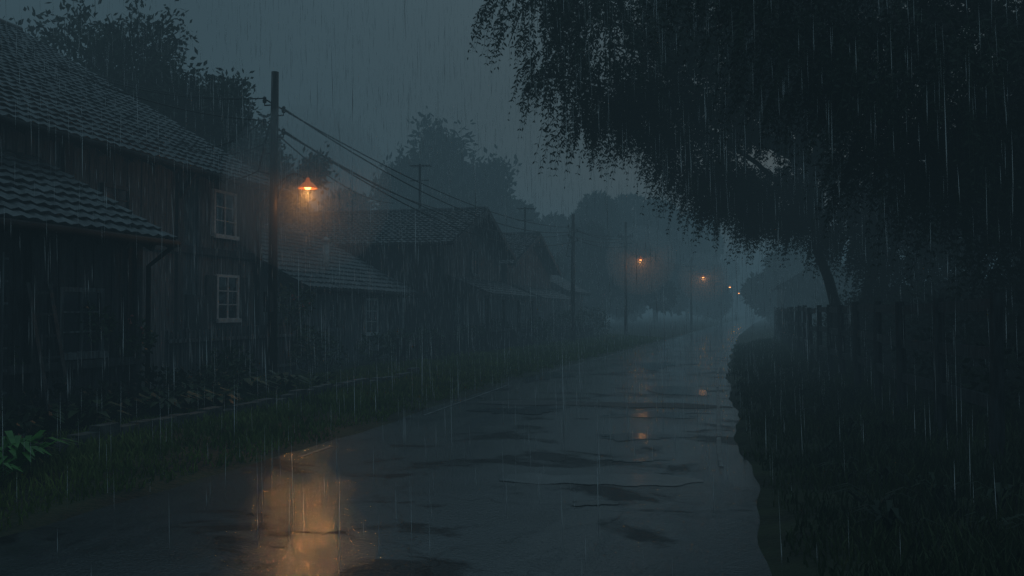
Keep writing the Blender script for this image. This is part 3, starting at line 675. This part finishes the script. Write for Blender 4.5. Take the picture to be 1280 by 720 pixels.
for k in range(34):
    y=16.6+k*.14; x=-6.45+.25*(y-16.6)*.97; g0=float(gz(x,y)); m.box(x-.03,x+.03,y-.035,y+.035,g0,g0+1.35+random.uniform(-.04,.04))
for zz in (.45,1.15): m.beam((-6.41,16.5,zz+.2),(-5.25,21.4,zz+.2),.03,.07)
m.done('pickets',M_wood,Fg)
Fr=empty('bank_fence'); m=MB(); prev=None
for k in range(22):
    y=9+k*2.1; x=float(Redge(y))+2.5; g0=float(gz(x,y)); h=1.75+random.uniform(-.07,.07)
    m.tube([(x,y,g0-.3),(x+random.uniform(-.05,.05),y,g0+h)],[.08,.065],n=8)
    if prev:
        for q in (.12,.62,1.12): m.beam((prev[0],prev[1],prev[2]-q),(x,y,g0+h-q),.06,.13)
    prev=(x,y,g0+h)
m.done('posts_and_rails',M_wooddk,Fr)
Ff=empty('verge_fence'); m=MB()
for k in range(60):
    y=27+k*.5; x=float(Ledge(y))-4.2; g0=float(gz(x,y)); m.box(x-.04,x+.04,y-.05,y+.05,g0,g0+.85+random.uniform(-.05,.05))
for k in range(10):
    y=27+k*3; x=float(Ledge(y))-4.2; y2=y+3; x2=float(Ledge(y2))-4.2; m.beam((x,y,.85),(x2,y2,.85),.04,.08)
m.done('pickets',M_wooddk,Ff)

# ------------------------------------------------------------------ rain
n=44000
x=rng.uniform(-16,20,n); y=rng.uniform(3.4,46,n); z=rng.uniform(0.1,13,n)
x=x+0.24*y
ln=rng.uniform(.18,.65,n); w=rng.uniform(.0007,.0022,n)*(1+y/26)
P=np.stack([x,y,z],-1); ax=np.stack([rng.normal(0.02,.012,n),rng.normal(0,.01,n),-np.ones(n)],-1)*ln[:,None]
top=P; bot=P+ax; mid=P+ax*.6
ring=[mid+np.stack([np.cos(t)*w,np.sin(t)*w,0*w],-1) for t in (0,2.094,4.189)]
V=np.stack([top,bot]+ring,1).reshape(-1,3)
b=(np.arange(n)*5)[:,None]
F=np.concatenate([b+np.array([[0,2,3]]),b+np.array([[0,3,4]]),b+np.array([[0,4,2]]),b+np.array([[1,3,2]]),b+np.array([[1,4,3]]),b+np.array([[1,2,4]])])
m_,nt,out=mat_new('rain_water'); N=nt.nodes
df=N.new('ShaderNodeBsdfDiffuse'); df.inputs[0].default_value=(.95,.95,.95,1); tl=N.new('ShaderNodeBsdfTranslucent'); tl.inputs[0].default_value=(.95,.95,.95,1)
mx=N.new('ShaderNodeMixShader'); nt.links.new(df.outputs[0],mx.inputs[1]); nt.links.new(tl.outputs[0],mx.inputs[2]); nt.links.new(mx.outputs[0],out.inputs[0])
obj_np('rain',V,3,m_,F=F)

# ------------------------------------------------------------------ mist filling the valley
bpy.ops.mesh.primitive_cube_add(size=1); fb=bpy.context.object; fb.name='mist'; fb.scale=(1400,1400,38); fb.location=(0,400,18)
m_,nt,out=mat_new('glowing_mist'); N=nt.nodes
ab=N.new('ShaderNodeVolumeAbsorption'); DEN=0.0088; ab.inputs['Color'].default_value=(0,0,0,1); ab.inputs['Density'].default_value=DEN
em=N.new('ShaderNodeEmission'); em.inputs[0].default_value=(0.037,0.071,0.091,1); em.inputs[1].default_value=DEN  # the mist glows by itself, standing in for scattered skylight
ad=N.new('ShaderNodeAddShader'); nt.links.new(ab.outputs[0],ad.inputs[0]); nt.links.new(em.outputs[0],ad.inputs[1]); nt.links.new(ad.outputs[0],out.inputs['Volume'])
fb.data.materials.append(m_)

# ------------------------------------------------------------------ sky + sun
W=bpy.data.worlds.new('World'); scene.world=W; W.use_nodes=True; nt=W.node_tree; N=nt.nodes; N.clear()
out=N.new('ShaderNodeOutputWorld'); bg=N.new('ShaderNodeBackground'); sky=N.new('ShaderNodeTexSky'); sky.sky_type='NISHITA'; sky.sun_disc=False
sky.sun_elevation=math.radians(4); sky.sun_rotation=math.radians(20); sky.dust_density=3
tc=N.new('ShaderNodeTexCoord'); mp=N.new('ShaderNodeMapping'); mp.inputs['Scale'].default_value=(1,1,2.5); nt.links.new(tc.outputs['Generated'],mp.inputs[0])
nz=N.new('ShaderNodeTexNoise'); nz.inputs['Scale'].default_value=2.2; nz.inputs['Detail'].default_value=6; nt.links.new(mp.outputs[0],nz.inputs['Vector'])
cr=N.new('ShaderNodeValToRGB'); cr.color_ramp.elements[0].color=(0.54,1.0,1.27,1); cr.color_ramp.elements[1].color=(0.85,1.5,1.85,1); cr.color_ramp.elements[0].position=.3; cr.color_ramp.elements[1].position=.7
nt.links.new(nz.outputs['Fac'],cr.inputs[0])
# overcast sky: brighter toward the zenith
sx=N.new('ShaderNodeSeparateXYZ'); nt.links.new(tc.outputs['Generated'],sx.inputs[0])
gr=N.new('ShaderNodeMapRange'); gr.inputs['From Min'].default_value=0.25; gr.inputs['From Max'].default_value=0.9; gr.inputs['To Min'].default_value=1.0; gr.inputs['To Max'].default_value=3.4
nt.links.new(sx.outputs['Z'],gr.inputs['Value'])
mx=N.new('ShaderNodeMix'); mx.data_type='RGBA'; mx.inputs['Factor'].default_value=0.9; nt.links.new(sky.outputs[0],mx.inputs['A']); nt.links.new(cr.outputs[0],mx.inputs['B'])
sc=N.new('ShaderNodeVectorMath'); sc.operation='SCALE'; nt.links.new(mx.outputs['Result'],sc.inputs[0]); nt.links.new(gr.outputs[0],sc.inputs['Scale'])
nt.links.new(sc.outputs[0],bg.inputs[0]); bg.inputs[1].default_value=0.05; nt.links.new(bg.outputs[0],out.inputs[0])
sl=bpy.data.lights.new('overcast_sun','SUN'); sl.energy=0.02; sl.angle=math.radians(30); sl.color=(0.8,0.93,1.0)
so=bpy.data.objects.new('overcast_sun',sl); COL.objects.link(so); so.rotation_euler=(math.radians(-50),0,math.radians(-20))

# ------------------------------------------------------------------ camera
cam=bpy.data.cameras.new('camera'); cam.lens=31.16; cam.sensor_width=36; cam.clip_end=3000; cam.clip_start=0.1
co=bpy.data.objects.new('camera',cam); COL.objects.link(co); co.location=(0,0,1.9); co.rotation_euler=(math.radians(91.55),0,0)
scene.camera=co
scene.view_settings.view_transform='Standard'; scene.view_settings.look='None'; scene.view_settings.exposure=0
